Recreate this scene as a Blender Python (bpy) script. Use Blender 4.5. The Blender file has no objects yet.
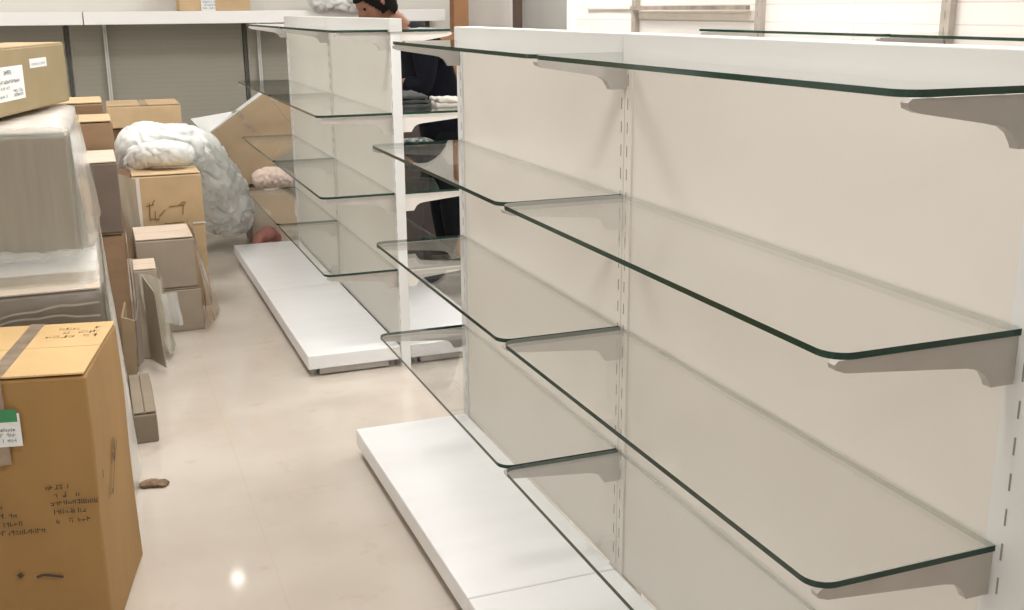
import bpy, bmesh, math, random
from mathutils import Vector, Matrix, noise

random.seed(4)
scene = bpy.context.scene
col = scene.collection
PI = math.pi

# ------------------------------------------------------------------ materials
def newmat(name):
    m = bpy.data.materials.new(name); m.use_nodes = True
    nt = m.node_tree
    b = nt.nodes['Principled BSDF']
    return m, nt, b

def plain(name, colr, rough=0.6, metal=0.0, var=0.0, scale=8.0, bump=0.0, bscale=40.0, spec=0.5, stretch=(1, 1, 1), detail=4.0):
    m, nt, b = newmat(name)
    b.inputs['Roughness'].default_value = rough
    b.inputs['Metallic'].default_value = metal
    b.inputs['Specular IOR Level'].default_value = spec
    c = (*colr, 1)
    b.inputs['Base Color'].default_value = c
    if var or bump:
        tc = nt.nodes.new('ShaderNodeTexCoord')
        mp = nt.nodes.new('ShaderNodeMapping'); mp.inputs['Scale'].default_value = stretch
        nt.links.new(tc.outputs['Object'], mp.inputs['Vector'])
    if var:
        n = nt.nodes.new('ShaderNodeTexNoise'); n.inputs['Scale'].default_value = scale; n.inputs['Detail'].default_value = detail
        nt.links.new(mp.outputs['Vector'], n.inputs['Vector'])
        r = nt.nodes.new('ShaderNodeValToRGB')
        r.color_ramp.elements[0].position = 0.3; r.color_ramp.elements[1].position = 0.7
        r.color_ramp.elements[0].color = (*[max(0, x * (1 - var)) for x in colr], 1)
        r.color_ramp.elements[1].color = (*[min(1, x * (1 + var)) for x in colr], 1)
        nt.links.new(n.outputs['Fac'], r.inputs['Fac'])
        nt.links.new(r.outputs['Color'], b.inputs['Base Color'])
    if bump:
        n2 = nt.nodes.new('ShaderNodeTexNoise'); n2.inputs['Scale'].default_value = bscale; n2.inputs['Detail'].default_value = 3
        nt.links.new(mp.outputs['Vector'], n2.inputs['Vector'])
        bp = nt.nodes.new('ShaderNodeBump'); bp.inputs['Strength'].default_value = bump; bp.inputs['Distance'].default_value = 0.01
        nt.links.new(n2.outputs['Fac'], bp.inputs['Height'])
        nt.links.new(bp.outputs['Normal'], b.inputs['Normal'])
    return m

M = {}
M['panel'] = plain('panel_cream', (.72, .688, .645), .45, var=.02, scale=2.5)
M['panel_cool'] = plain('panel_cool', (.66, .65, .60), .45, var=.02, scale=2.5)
M['white_metal'] = plain('white_metal', (.61, .62, .605), .4)
M['post_white'] = plain('post_white', (.72, .735, .74), .4)
M['white_shelf'] = plain('white_shelf', (.86, .86, .86), .4)
M['white_deck'] = plain('white_deck', (.85, .865, .89), .28, var=.02, scale=3, stretch=(1, 5, 1))
M['bracket'] = plain('bracket_metal', (.45, .43, .40), .4, var=.06, scale=14)
M['bracket_white'] = plain('bracket_white', (.74, .72, .68), .4)
M['slot'] = plain('slot_dark', (.26, .245, .225), .8)
M['pad'] = plain('pad_grey', (.42, .44, .44), .6)
M['dark'] = plain('dark_gap', (.05, .045, .04), .9)
M['wall_white'] = None
M['ceiling'] = plain('ceiling_white', (.82, .81, .79), .9)
M['wall_plain'] = plain('wall_plaster', (.80, .77, .73), .8, var=.03, scale=1.5)
M['wall_grey'] = plain('wall_grey', (.76, .74, .70), .8, var=.03, scale=2)
M['door_grey'] = plain('door_grey', (.36, .36, .34), .5, var=.03)
M['joint'] = plain('joint_dark', (.09, .09, .075), .7)
M['door_dark'] = plain('door_dark', (.10, .065, .045), .6)
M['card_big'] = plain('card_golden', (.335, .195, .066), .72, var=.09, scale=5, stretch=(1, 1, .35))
M['card_top_lit'] = plain('card_golden_lit_top', (.66, .45, .21), .72, var=.07, scale=5)  # paler copy of the golden card, paints light from above on the top
M['card_olive'] = plain('card_olive', (.29, .23, .125), .72, var=.08, scale=5)
M['card_tan'] = plain('card_tan', (.55, .40, .235), .75, var=.10, scale=6)
M['card_brown'] = plain('card_brown', (.30, .195, .115), .75, var=.12, scale=7, stretch=(1, 1, 3))
M['card_grey'] = plain('card_greybrown', (.38, .325, .26), .7, var=.07, scale=9, stretch=(6, 6, .4))
M['card_dust'] = plain('card_dusty', (.37, .315, .25), .7, var=.06, scale=6)
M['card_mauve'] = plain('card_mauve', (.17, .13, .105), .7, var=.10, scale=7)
M['card_drab'] = plain('card_drab', (.33, .245, .15), .75, var=.08, scale=6)
M['card_taupe'] = plain('card_taupe', (.235, .19, .145), .7, var=.10, scale=6, stretch=(5, 5, 2))
M['card_umber'] = plain('card_umber', (.25, .205, .15), .75, var=.1, scale=8)
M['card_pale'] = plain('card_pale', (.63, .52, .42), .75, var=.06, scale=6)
M['tape'] = plain('packing_tape', (.30, .23, .17), .3, var=.25, scale=25)
M['tape_clear'] = plain('tape_clear', (.50, .42, .28), .25)
M['label'] = plain('paper_label_lit_card', (.78, .80, .80), .6)  # real labels, and the tipped carton's flaps painted as brightly lit
M['label_green'] = plain('label_green', (.05, .25, .10), .6)
M['ink'] = plain('ink', (.06, .05, .045), .8)
M['ink_grey'] = plain('ink_grey', (.22, .25, .28), .8)
M['ink_blue'] = plain('ink_blue', (.18, .27, .42), .8)
M['ink_faint'] = plain('ink_faint', (.46, .31, .15), .8)
M['ink_brown'] = plain('ink_brown', (.24, .14, .06), .8)
M['sack'] = plain('sack_plastic', (.72, .74, .73), .38, var=.12, scale=9, bump=.5, bscale=22)
M['strap_white'] = plain('strap_white', (.78, .74, .68), .5)
M['red_cloth'] = plain('red_cloth', (.38, .17, .14), .8, var=.25, scale=20)
M['paper_pink'] = plain('paper_pink', (.66, .54, .47), .7, var=.08, scale=12, bump=.3)
M['skin'] = plain('skin_brown', (.22, .10, .06), .5, var=.06)
M['hair'] = plain('hair_black', (.007, .006, .006), .8, bump=.3, bscale=120, spec=.1)
M['navy'] = plain('cloth_navy', (.006, .0068, .011), .9, spec=.1, var=.15, scale=20)
M['black'] = plain('cloth_black', (.008, .009, .011), .9, spec=.1, var=.2, scale=14)
M['shoe'] = plain('shoe_leather', (.03, .025, .02), .5)
M['cloth_dark'] = plain('cloth_charcoal', (.05, .055, .055), .85, var=.3, scale=18)
M['cloth_light'] = plain('cloth_pale', (.50, .48, .44), .8, var=.08, scale=18)
M['green_bag'] = plain('bag_green', (.045, .06, .05), .45, var=.4, scale=16, bump=.5)
M['wood_brown'] = plain('card_russet', (.25, .125, .055), .7, var=.12, scale=5, stretch=(1, 1, .3))
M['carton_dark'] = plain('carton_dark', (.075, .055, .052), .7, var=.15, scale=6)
M['leaf_brown'] = plain('crumpled_brown', (.26, .17, .10), .8, var=.35, scale=30)
M['rail_rust'] = plain('rail_rust', (.33, .28, .235), .6, var=.35, scale=9)
M['rail_beige'] = plain('rail_beige', (.68, .62, .55), .6, var=.06)
M['post_grey'] = plain('post_grey', (.42, .375, .33), .5, var=.15, scale=12)

def brick_wall():
    m, nt, b = newmat('wall_tiles')
    tc = nt.nodes.new('ShaderNodeTexCoord')
    mp = nt.nodes.new('ShaderNodeMapping'); mp.inputs['Rotation'].default_value = (PI / 2, 0, PI / 2)
    nt.links.new(tc.outputs['Object'], mp.inputs['Vector'])
    sx = nt.nodes.new('ShaderNodeSeparateXYZ'); nt.links.new(tc.outputs['Object'], sx.inputs[0])
    cx = nt.nodes.new('ShaderNodeCombineXYZ')
    nt.links.new(sx.outputs['Y'], cx.inputs['X']); nt.links.new(sx.outputs['Z'], cx.inputs['Y'])
    br = nt.nodes.new('ShaderNodeTexBrick')
    br.inputs['Scale'].default_value = 1; br.inputs['Brick Width'].default_value = 2.4; br.inputs['Row Height'].default_value = .075
    br.inputs['Mortar Size'].default_value = .003
    br.inputs['Color1'].default_value = (.80, .775, .745, 1); br.inputs['Color2'].default_value = (.82, .795, .765, 1)
    br.inputs['Mortar'].default_value = (.68, .64, .60, 1)
    nt.links.new(cx.outputs[0], br.inputs['Vector'])
    nt.links.new(br.outputs['Color'], b.inputs['Base Color'])
    b.inputs['Roughness'].default_value = .6
    return m
M['wall_white'] = brick_wall()

def slat_panel():
    m, nt, b = newmat('slat_panel')
    tc = nt.nodes.new('ShaderNodeTexCoord')
    sx = nt.nodes.new('ShaderNodeSeparateXYZ'); nt.links.new(tc.outputs['Object'], sx.inputs[0])
    mt = nt.nodes.new('ShaderNodeMath'); mt.operation = 'MULTIPLY'; mt.inputs[1].default_value = 1 / .034
    nt.links.new(sx.outputs['Z'], mt.inputs[0])
    fr = nt.nodes.new('ShaderNodeMath'); fr.operation = 'FRACT'; nt.links.new(mt.outputs[0], fr.inputs[0])
    gt = nt.nodes.new('ShaderNodeMath'); gt.operation = 'LESS_THAN'; gt.inputs[1].default_value = .14
    nt.links.new(fr.outputs[0], gt.inputs[0])
    mx = nt.nodes.new('ShaderNodeMix'); mx.data_type = 'RGBA'
    mx.inputs[6].default_value = (.34, .33, .28, 1); mx.inputs[7].default_value = (.315, .305, .26, 1)
    nt.links.new(gt.outputs[0], mx.inputs[0]); nt.links.new(mx.outputs[2], b.inputs['Base Color'])
    b.inputs['Roughness'].default_value = .6
    return m
M['slat'] = slat_panel()

def floor_mat():
    m, nt, b = newmat('floor_tiles')
    tc = nt.nodes.new('ShaderNodeTexCoord')
    br = nt.nodes.new('ShaderNodeTexBrick'); br.offset = 0
    br.inputs['Scale'].default_value = 1; br.inputs['Brick Width'].default_value = .8; br.inputs['Row Height'].default_value = .8
    br.inputs['Mortar Size'].default_value = .0015
    br.inputs['Color1'].default_value = (.60, .545, .485, 1); br.inputs['Color2'].default_value = (.61, .553, .492, 1)
    br.inputs['Mortar'].default_value = (.565, .51, .45, 1)
    nt.links.new(tc.outputs['Object'], br.inputs['Vector'])
    n = nt.nodes.new('ShaderNodeTexNoise'); n.inputs['Scale'].default_value = 3.2; n.inputs['Detail'].default_value = 6
    nt.links.new(tc.outputs['Object'], n.inputs['Vector'])
    mx = nt.nodes.new('ShaderNodeMix'); mx.data_type = 'RGBA'; mx.blend_type = 'MULTIPLY'; mx.inputs[0].default_value = .45
    rp = nt.nodes.new('ShaderNodeValToRGB'); rp.color_ramp.elements[0].position = .33; rp.color_ramp.elements[1].position = .62
    rp.color_ramp.elements[0].color = (.80, .77, .74, 1); rp.color_ramp.elements[1].color = (1, 1, 1, 1)
    nt.links.new(n.outputs['Fac'], rp.inputs['Fac'])
    nt.links.new(br.outputs['Color'], mx.inputs[6]); nt.links.new(rp.outputs['Color'], mx.inputs[7])
    # scuffs and dusty brown smudges left by the cartons
    n3 = nt.nodes.new('ShaderNodeTexNoise'); n3.inputs['Scale'].default_value = 7; n3.inputs['Detail'].default_value = 5; n3.inputs['Roughness'].default_value = .6
    nt.links.new(tc.outputs['Object'], n3.inputs['Vector'])
    r3 = nt.nodes.new('ShaderNodeValToRGB'); r3.color_ramp.elements[0].position = .60; r3.color_ramp.elements[1].position = .78
    r3.color_ramp.elements[0].color = (0, 0, 0, 1); r3.color_ramp.elements[1].color = (.5, .5, .5, 1)
    nt.links.new(n3.outputs['Fac'], r3.inputs['Fac'])
    m3 = nt.nodes.new('ShaderNodeMix'); m3.data_type = 'RGBA'; m3.inputs[7].default_value = (.42, .33, .25, 1)
    nt.links.new(r3.outputs['Color'], m3.inputs[0]); nt.links.new(mx.outputs[2], m3.inputs[6]); nt.links.new(m3.outputs[2], b.inputs['Base Color'])
    n2 = nt.nodes.new('ShaderNodeTexNoise'); n2.inputs['Scale'].default_value = 2.5; n2.inputs['Detail'].default_value = 5
    nt.links.new(tc.outputs['Object'], n2.inputs['Vector'])
    mr = nt.nodes.new('ShaderNodeMapRange'); mr.inputs['To Min'].default_value = .035; mr.inputs['To Max'].default_value = .10
    nt.links.new(n2.outputs['Fac'], mr.inputs['Value']); nt.links.new(mr.outputs[0], b.inputs['Roughness'])
    b.inputs['Specular IOR Level'].default_value = .5
    return m
M['floor'] = floor_mat()

def sheet_mat(name, tint, diff, opac, rough, refl_max=1.0):
    """thin clear sheet: straight-through light, a little milky, mirror reflection by angle of incidence"""
    m = bpy.data.materials.new(name); m.use_nodes = True
    nt = m.node_tree; nt.nodes.clear()
    out = nt.nodes.new('ShaderNodeOutputMaterial')
    tr = nt.nodes.new('ShaderNodeBsdfTransparent'); tr.inputs['Color'].default_value = (*tint, 1)
    df = nt.nodes.new('ShaderNodeBsdfDiffuse'); df.inputs['Color'].default_value = (*diff, 1)
    gl = nt.nodes.new('ShaderNodeBsdfGlossy'); gl.inputs['Roughness'].default_value = rough
    gl.inputs['Color'].default_value = (1, 1, 1, 1)
    a = nt.nodes.new('ShaderNodeMixShader'); a.inputs[0].default_value = opac
    nt.links.new(tr.outputs[0], a.inputs[1]); nt.links.new(df.outputs[0], a.inputs[2])
    lw = nt.nodes.new('ShaderNodeLayerWeight'); lw.inputs['Blend'].default_value = .5
    pw = nt.nodes.new('ShaderNodeMath'); pw.operation = 'POWER'; pw.inputs[1].default_value = 5
    nt.links.new(lw.outputs['Facing'], pw.inputs[0])
    ma = nt.nodes.new('ShaderNodeMath'); ma.operation = 'MULTIPLY_ADD'; ma.inputs[1].default_value = .96 * refl_max; ma.inputs[2].default_value = .04
    nt.links.new(pw.outputs[0], ma.inputs[0])
    b = nt.nodes.new('ShaderNodeMixShader')
    nt.links.new(ma.outputs[0], b.inputs[0]); nt.links.new(a.outputs[0], b.inputs[1]); nt.links.new(gl.outputs[0], b.inputs[2])
    nt.links.new(b.outputs[0], out.inputs['Surface'])
    return m
M['glass'] = sheet_mat('shelf_glass', (.992, .997, .994), (.7, .8, .75), .0, .015)
M['edge_rear'] = sheet_mat('glass_edge_ground', (.80, .82, .79), (.36, .38, .34), .30, .2)
M['film'] = sheet_mat('stretch_film', (.93, .95, .95), (.50, .50, .46), .07, .36)
M['film_thick'] = sheet_mat('stretch_film_milky', (.93, .95, .95), (.72, .73, .71), .42, .2)
M['film_tan'] = sheet_mat('film_tan', (.93, .86, .78), (.62, .46, .32), .38, .25)
M['film_grey'] = sheet_mat('film_greygreen', (.9, .9, .86), (.55, .53, .44), .6, .25)

M['edge'] = plain('glass_edge_green', (.012, .045, .032), .12)
m_, nt_, b_ = newmat('lamp_diffuser')
b_.inputs['Base Color'].default_value = (.9, .9, .9, 1)
b_.inputs['Emission Color'].default_value = (1, .97, .93, 1); b_.inputs['Emission Strength'].default_value = 9
M['lamp'] = m_
m_, nt_, b_ = newmat('spot_diffuser')
b_.inputs['Emission Color'].default_value = (1, .97, .92, 1); b_.inputs['Emission Strength'].default_value = 40
M['spot'] = m_

# ------------------------------------------------------------------ geometry helpers
def link(name, me, parent=None, loc=None, rz=0.0):
    o = bpy.data.objects.new(name, me); col.objects.link(o)
    if parent is not None: o.parent = parent
    if loc is not None: o.location = loc
    if rz: o.rotation_euler = (0, 0, rz)
    return o

def obj(name, bm, mat, parent=None, smooth=False, loc=None, rz=0.0):
    me = bpy.data.meshes.new(name)
    bmesh.ops.recalc_face_normals(bm, faces=bm.faces)
    bm.to_mesh(me); bm.free()
    for m in (mat if isinstance(mat, (list, tuple)) else [mat]): me.materials.append(m)
    if smooth:
        for p in me.polygons: p.use_smooth = True
    return link(name, me, parent, loc, rz)

def bx(bm, x0, x1, y0, y1, z0, z1, mi=0, bev=0.0):
    vs = [bm.verts.new((x, y, z)) for x in (x0, x1) for y in (y0, y1) for z in (z0, z1)]
    idx = [(0, 1, 3, 2), (4, 6, 7, 5), (0, 4, 5, 1), (2, 3, 7, 6), (0, 2, 6, 4), (1, 5, 7, 3)]
    fs = []
    for f in idx:
        q = bm.faces.new([vs[i] for i in f]); q.material_index = mi; fs.append(q)
    if bev:
        es = list({e for f in fs for e in f.edges})
        r = bmesh.ops.bevel(bm, geom=es, offset=bev, segments=2, affect='EDGES', profile=.5)
        for f in r['faces']: f.material_index = mi
    return vs

def prism(bm, pts, axis, a0, a1, mi=0):
    """extrude a 2D outline (u,v) along axis between a0,a1"""
    def P(u, v, a):
        return {'x': (a, u, v), 'y': (u, a, v), 'z': (u, v, a)}[axis]
    A = [bm.verts.new(P(u, v, a0)) for u, v in pts]; B = [bm.verts.new(P(u, v, a1)) for u, v in pts]
    n = len(pts)
    fs = [bm.faces.new(A), bm.faces.new(list(reversed(B)))]
    for i in range(n):
        fs.append(bm.faces.new([A[i], B[i], B[(i + 1) % n], A[(i + 1) % n]]))
    for f in fs: f.material_index = mi
    return fs

def tag(o, label, cat, group=None):
    o['label'] = label; o['category'] = cat
    if group: o['group'] = group
    return o

def thing(name, label, cat, loc=(0, 0, 0), rz=0.0, group=None):
    o = bpy.data.objects.new(name, None); col.objects.link(o)
    o.location = loc; o.rotation_euler = (0, 0, rz)
    o.empty_display_size = .1
    return tag(o, label, cat, group)

def struct(name, bm, mat, smooth=False):
    o = obj(name, bm, mat, smooth=smooth); o['kind'] = 'structure'; return o

def NB(): return bmesh.new()

# ------------------------------------------------------------------ room shell
XL, XR, YF, YB, ZC = -3.2, 1.67, -2.2, 8.42, 2.8
b = NB(); bx(b, XL - .1, XR + .1, YF - .1, YB + .1, -.1, 0); struct('floor', b, M['floor'])
b = NB(); bx(b, XL - .1, XR + .1, YF - .1, YB + .1, ZC, ZC + .1); struct('ceiling', b, M['ceiling'])
b = NB(); bx(b, XL - .1, XR + .1, YB, YB + .1, 0, ZC); struct('wall_back', b, M['wall_grey'])
b = NB(); bx(b, XL - .1, XR + .1, YF - .1, YF, 0, ZC); struct('wall_front', b, M['wall_plain'])
b = NB(); bx(b, XL - .1, XL, YF, YB, 0, ZC); struct('wall_left', b, M['wall_plain'])
DY0, DY1, DZ = 6.33, 7.24, 2.1
b = NB()
bx(b, XR, XR + .1, YF, DY0 - .09, 0, ZC)
o = struct('wall_right', b, M['wall_white'])
b = NB()
bx(b, XR, XR + .1, DY0 - .09, DY1 + .09, DZ + .07, ZC)
bx(b, XR, XR + .1, DY1 + .09, YB, 0, ZC)
struct('wall_right', b, M['wall_plain'])
# door in the right wall: grey leaf, dark jamb strip, white frame
b = NB(); bx(b, XR + .03, XR + .07, DY0, DY1 - .045, 0.01, DZ); door = struct('door_1', b, M['door_grey'])
b = NB(); bx(b, XR - .012, XR + .07, DY1 - .04, DY1 + .03, 0, DZ); obj('door_jamb', b, M['door_dark'], door)
b = NB(); bx(b, XR - .02, XR + .09, DY0 - .09, DY0 - .002, 0, DZ + .07, bev=.004)
bx(b, XR - .02, XR + .09, DY0 - .002, DY1 + .09, DZ + .002, DZ + .07, bev=.004)
bx(b, XR - .008, XR + .09, DY1 + .035, DY1 + .09, 0, DZ)
obj('door_frame', b, M['white_shelf'], door)
b = NB(); bmesh.ops.create_uvsphere(b, u_segments=12, v_segments=8, radius=.028, matrix=Matrix.Translation((XR + .002, DY0 + .08, 1.0)))
obj('door_handle', b, M['bracket'], door, True)

# ------------------------------------------------------------------ shelving dimensions
W = 1.2
D, D1, DD = .3133, .2337, .4056
ZL = [1.3927, 1.0689, .7463, .4273]
ZD, ZT = .0945, 1.4345
T = .0095
PT = .05      # gondola thickness
PTB = .032
ZB = [z + e for z, e in zip(ZL, (.020, .016, .011, .006))]

def plate(d, y0, y1, ztop, sgn, x0):
    """glass plate with rounded front corners; x0 = rear edge, front at x0 + sgn*d"""
    r = .034; n = 6
    pts = [(0, y0), (0, y1)]
    for i in range(n + 1):
        a = PI / 2 * i / n; pts.append((d - r + r * math.sin(a), y1 - r + r * math.cos(a)))
    for i in range(n + 1):
        a = PI / 2 * i / n; pts.append((d - r + r * math.cos(a), y0 + r - r * math.sin(a)))
    bm = NB()
    fs = prism(bm, [(x0 + sgn * u, v) for u, v in pts], 'z', ztop - T, ztop)
    bmesh.ops.recalc_face_normals(bm, faces=bm.faces); bm.normal_update()
    for f in bm.faces:
        c = f.calc_center_median()
        f.material_index = 0 if abs(f.normal.z) > .5 else (2 if abs(c.x - x0) < .002 else 1)
    return bm

def bracket_outline(d):
    return [(0, 0), (d, 0), (d + .006, -.005), (d + .004, -.012), (d - .012, -.018), (.085, -.037), (.066, -.041), (.052, -.050), (.044, -.062), (.040, -.070), (0, -.070)]

def bracket(parent, y, zt, d, sgn, x0, w, mat=None):
    bm = NB()
    prism(bm, [(x0 + sgn * u, zt + v) for u, v in bracket_outline(d)], 'y', y - w / 2, y + w / 2)
    bmesh.ops.recalc_face_normals(bm, faces=bm.faces)
    o = obj('shelf_bracket', bm, mat or M['bracket'], parent)
    for u in (d * .87, d * .35):
        pb = NB()
        bmesh.ops.create_cone(pb, cap_ends=True, segments=14, radius1=.0085, radius2=.0075, depth=.0012, matrix=Matrix.Translation((x0 + sgn * u, y + .0, zt + .0006)))
        obj('rubber_pad', pb, M['pad'], o)
    return o

def gondola(name, label, y0, pmat, sides, near_post=.05, ext=.04, ZT=ZT, PT=PT, ZL=ZL):
    g = thing(name, label, 'shelving unit', (0, y0, 0))
    for i, (w, cols) in enumerate(((near_post, (-.006, )), (.07, (-.016, .014)), (.05, (-.012, )))):
        bm = NB(); y = i * W; x0, x1 = -.004, PT + .004
        zt = ZT - .001
        ya_ = y - w / 2 - (ext if i == 0 else 0)
        bx(bm, x0, x1, ya_, y + w / 2, .0, zt)
        for s, xf in ((-1, x0), (1, x1)):
            for c in cols:
                z = .135
                while z < zt - .07:
                    bx(bm, min(xf, xf + s * .0006), max(xf, xf + s * .0006), y + c - .0015, y + c + .0015, z, z + .026, 1)
                    z += .0538
            if len(cols) > 1:
                bx(bm, min(xf, xf + s * .0005), max(xf, xf + s * .0005), y - .0022, y + .0002, .11, zt - .055, 2)
        obj('upright', bm, [M['post_white'] if i != 1 else pmat, M['slot'], M['bracket']], g)
    for k in range(2):
        ya, yb = k * W + (.036 if k else .026), (k + 1) * W - (.026 if k else .036)
        bm = NB(); bx(bm, 0, .013, ya, yb, ZD, ZT - .055); obj('back_panel', bm, pmat, g)
        bm = NB(); bx(bm, PT - .013, PT, ya, yb, ZD, ZT - .055); obj('back_panel', bm, pmat, g)
        bm = NB(); bx(bm, -.011, PT + .011, k * W + (.0015 if k else -.026 - ext), (k + 1) * W - (.0015 if not k else -.026), ZT - .053, ZT, bev=.002)
        obj('top_rail', bm, M['white_metal'], g)
        for s in sides:
            bm = NB()
            xa, xb = (-DD, -.006) if s < 0 else (PT + .006, PT + DD)
            bx(bm, xa, xb, k * W + (.002 if k else -.0), (k + 1) * W - (.002 if not k else 0), .034, ZD, bev=.004)
            dk = obj('base_deck', bm, M['white_deck'], g)
            for yy in (k * W + .05, (k + 1) * W - .05):
                for xx in (xa + .03, xb - .03):
                    bm = NB()
                    bmesh.ops.create_cone(bm, cap_ends=True, segments=12, radius1=.014, radius2=.014, depth=.034, matrix=Matrix.Translation((xx, yy, .017)))
                    obj('foot', bm, M['pad'], dk)
            bm = NB()
            bx(bm, xa + .05, xb - .05, k * W + .016, (k + 1) * W - .016, .006, .034); obj('plinth', bm, M['bracket'], dk)
    for s in sides:
        xr = -.0045 if s < 0 else PT + .0045
        for i in range(3):
            for j, z in enumerate(ZL):
                d = (D1 if j == 0 else D) - .018
                bracket(g, i * W + (.016 if i == 0 else 0), z - T - .0015, d, s, xr, (.014, .022, .014)[i], M['bracket'] if s < 0 else M['bracket_white'])
    return g

YA, YBG = 1.0578, 4.3278
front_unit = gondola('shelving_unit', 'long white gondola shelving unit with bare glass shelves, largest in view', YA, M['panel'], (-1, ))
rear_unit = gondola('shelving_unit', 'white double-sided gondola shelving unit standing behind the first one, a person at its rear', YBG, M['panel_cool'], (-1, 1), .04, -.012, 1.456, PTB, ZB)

# ------------------------------------------------------------------ glass shelves: one of each kind, then copies
lev = ['topmost', 'second', 'third', 'lowest']
protos = {}
def glass(y0, j, s, label, group, zl=ZL):
    d = D1 if j == 0 else D
    key = (j == 0, s)
    if key not in protos:
        bm = plate(d - .006, .0035 - (0 if s > 0 else .0), W - .0035, T, s, 0)
        o = obj('glass_shelf', bm, [M['glass'], M['edge'], M['edge_rear']])
        protos[key] = o
    else:
        o = protos[key].copy(); col.objects.link(o)
    o.location = (-.006 if s < 0 else PTB + .006, y0, zl[j] - T)
    return tag(o, label, 'glass shelf', group)
for k, bay in ((0, 'near bay'), (1, 'far bay')):
    for j in range(4):
        glass(YA + k * W, j, -1, f'{lev[j]} clear glass shelf in the {bay} of the closest shelving unit' if j else f'topmost narrow clear glass shelf in the {bay} of the closest shelving unit', 'glass shelves on the closest unit')
for k, bay in ((0, 'near bay'), (1, 'far bay')):
    for j in range(4):
        glass(YBG + k * W, j, -1, f'{lev[j]} glass shelf on the aisle side, {bay} of the unit behind', 'glass shelves on the aisle side of the unit behind', ZB)
for j in range(4):
    glass(YBG, j, 1, f'{lev[j]} glass shelf on the person\'s side of the unit behind, seen through the gap', 'glass shelves on the person\'s side of the unit behind', ZB)

# ------------------------------------------------------------------ wall shelving on the right wall
wu = thing('wall_shelving', 'slotted posts with cross rail and brackets fixed to the white tiled wall', 'wall shelving', (0, 0, 0))
for y in (3.08, 4.23, 5.42):
    bm = NB(); bx(bm, XR - .028, XR - .001, y - .022, y + .022, .02, 2.3)
    z = .1
    while z < 2.2:
        bx(bm, XR - .0288, XR - .028, y - .002, y + .002, z, z + .026, 1); z += .0538
    obj('upright', bm, [M['post_grey'], M['slot']], wu)
bm = NB(); bx(bm, XR - .05, XR - .029, 4.29, 5.42, 1.477, 1.497); obj('cross_rail', bm, M['rail_rust'], wu)
bm = NB(); bx(bm, XR - .012, XR - .001, 4.26, 5.39, 1.43, 1.474); obj('cross_rail', bm, M['rail_beige'], wu)
bm = NB(); bx(bm, XR - .012, XR - .001, 5.45, 6.05, 1.481, 1.493); obj('cross_rail', bm, M['rail_beige'], wu)
for y in (3.08, 4.23):
    bracket(wu, y, ZL[0] + .006 - T - .003, .27, -1, XR - .0295, .02)
bm = plate(.285, 0, W + .02, T, -1, 0)
tag(obj('glass_shelf', bm, [M['glass'], M['edge'], M['edge_rear']], loc=(XR - .031, 3.04, ZL[0] + .006 - T)), 'glass shelf on the tiled wall beyond the closest shelving unit, farther piece', 'glass shelf', 'glass shelves on the tiled wall')
bm = plate(.285, 0, W, T, -1, 0)
tag(obj('glass_shelf', bm, [M['glass'], M['edge'], M['edge_rear']], loc=(XR - .031, 1.83, ZL[0] + .006 - T)), 'glass shelf on the tiled wall beyond the closest shelving unit, nearer piece', 'glass shelf', 'glass shelves on the tiled wall')
bracket(wu, 1.84, ZL[0] + .006 - T - .003, .27, -1, XR - .0295, .02)
bm = NB(); bx(bm, XR - .028, XR - .001, 1.818, 1.862, .02, 2.3); obj('upright', bm, M['post_grey'], wu)

# ------------------------------------------------------------------ back wall unit under a long white top shelf
bu = thing('back_wall_unit', 'long white-topped wall unit with grey slatted panels along the back wall', 'wall unit', (0, 0, 0))
HY0, HX0, HX1 = 8.0, -3.15, 1.40
for xa, xb in ((HX0, -1.134), (-1.128, HX1)):
    bm = NB(); bx(bm, xa, xb, HY0, YB - .004, 1.405, 1.4895, bev=.003); obj('top_shelf', bm, M['white_shelf'], bu)
edges = [-3.12, -2.46, -1.25, -.032, 1.18, 1.38]
for xa, xb in zip(edges[:-1], edges[1:]):
    bm = NB(); bx(bm, xa + .018, xb - .018, YB - .03, YB - .006, .05, 1.404); obj('slat_panel', bm, M['slat'], bu)
    bm = NB(); bx(bm, xb - .012, xb + .012, YB - .034, YB - .006, .0, 1.404); obj('dark_joint', bm, M['joint'], bu)
for x in (-2.2, -.998, .066, 1.13):
    bm = NB(); bx(bm, x - .012, x + .012, YB - .075, YB - .035, .0, 1.404)
    bx(bm, x - .003, x + .003, YB - .0756, YB - .075, .1, 1.38, 1)
    obj('post', bm, [M['white_metal'], M['bracket']], bu)
bm = NB(); bx(bm, HX0, HX1, HY0 + .1, YB - .08, 0, .09); obj('base_deck', bm, M['white_deck'], bu)

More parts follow.
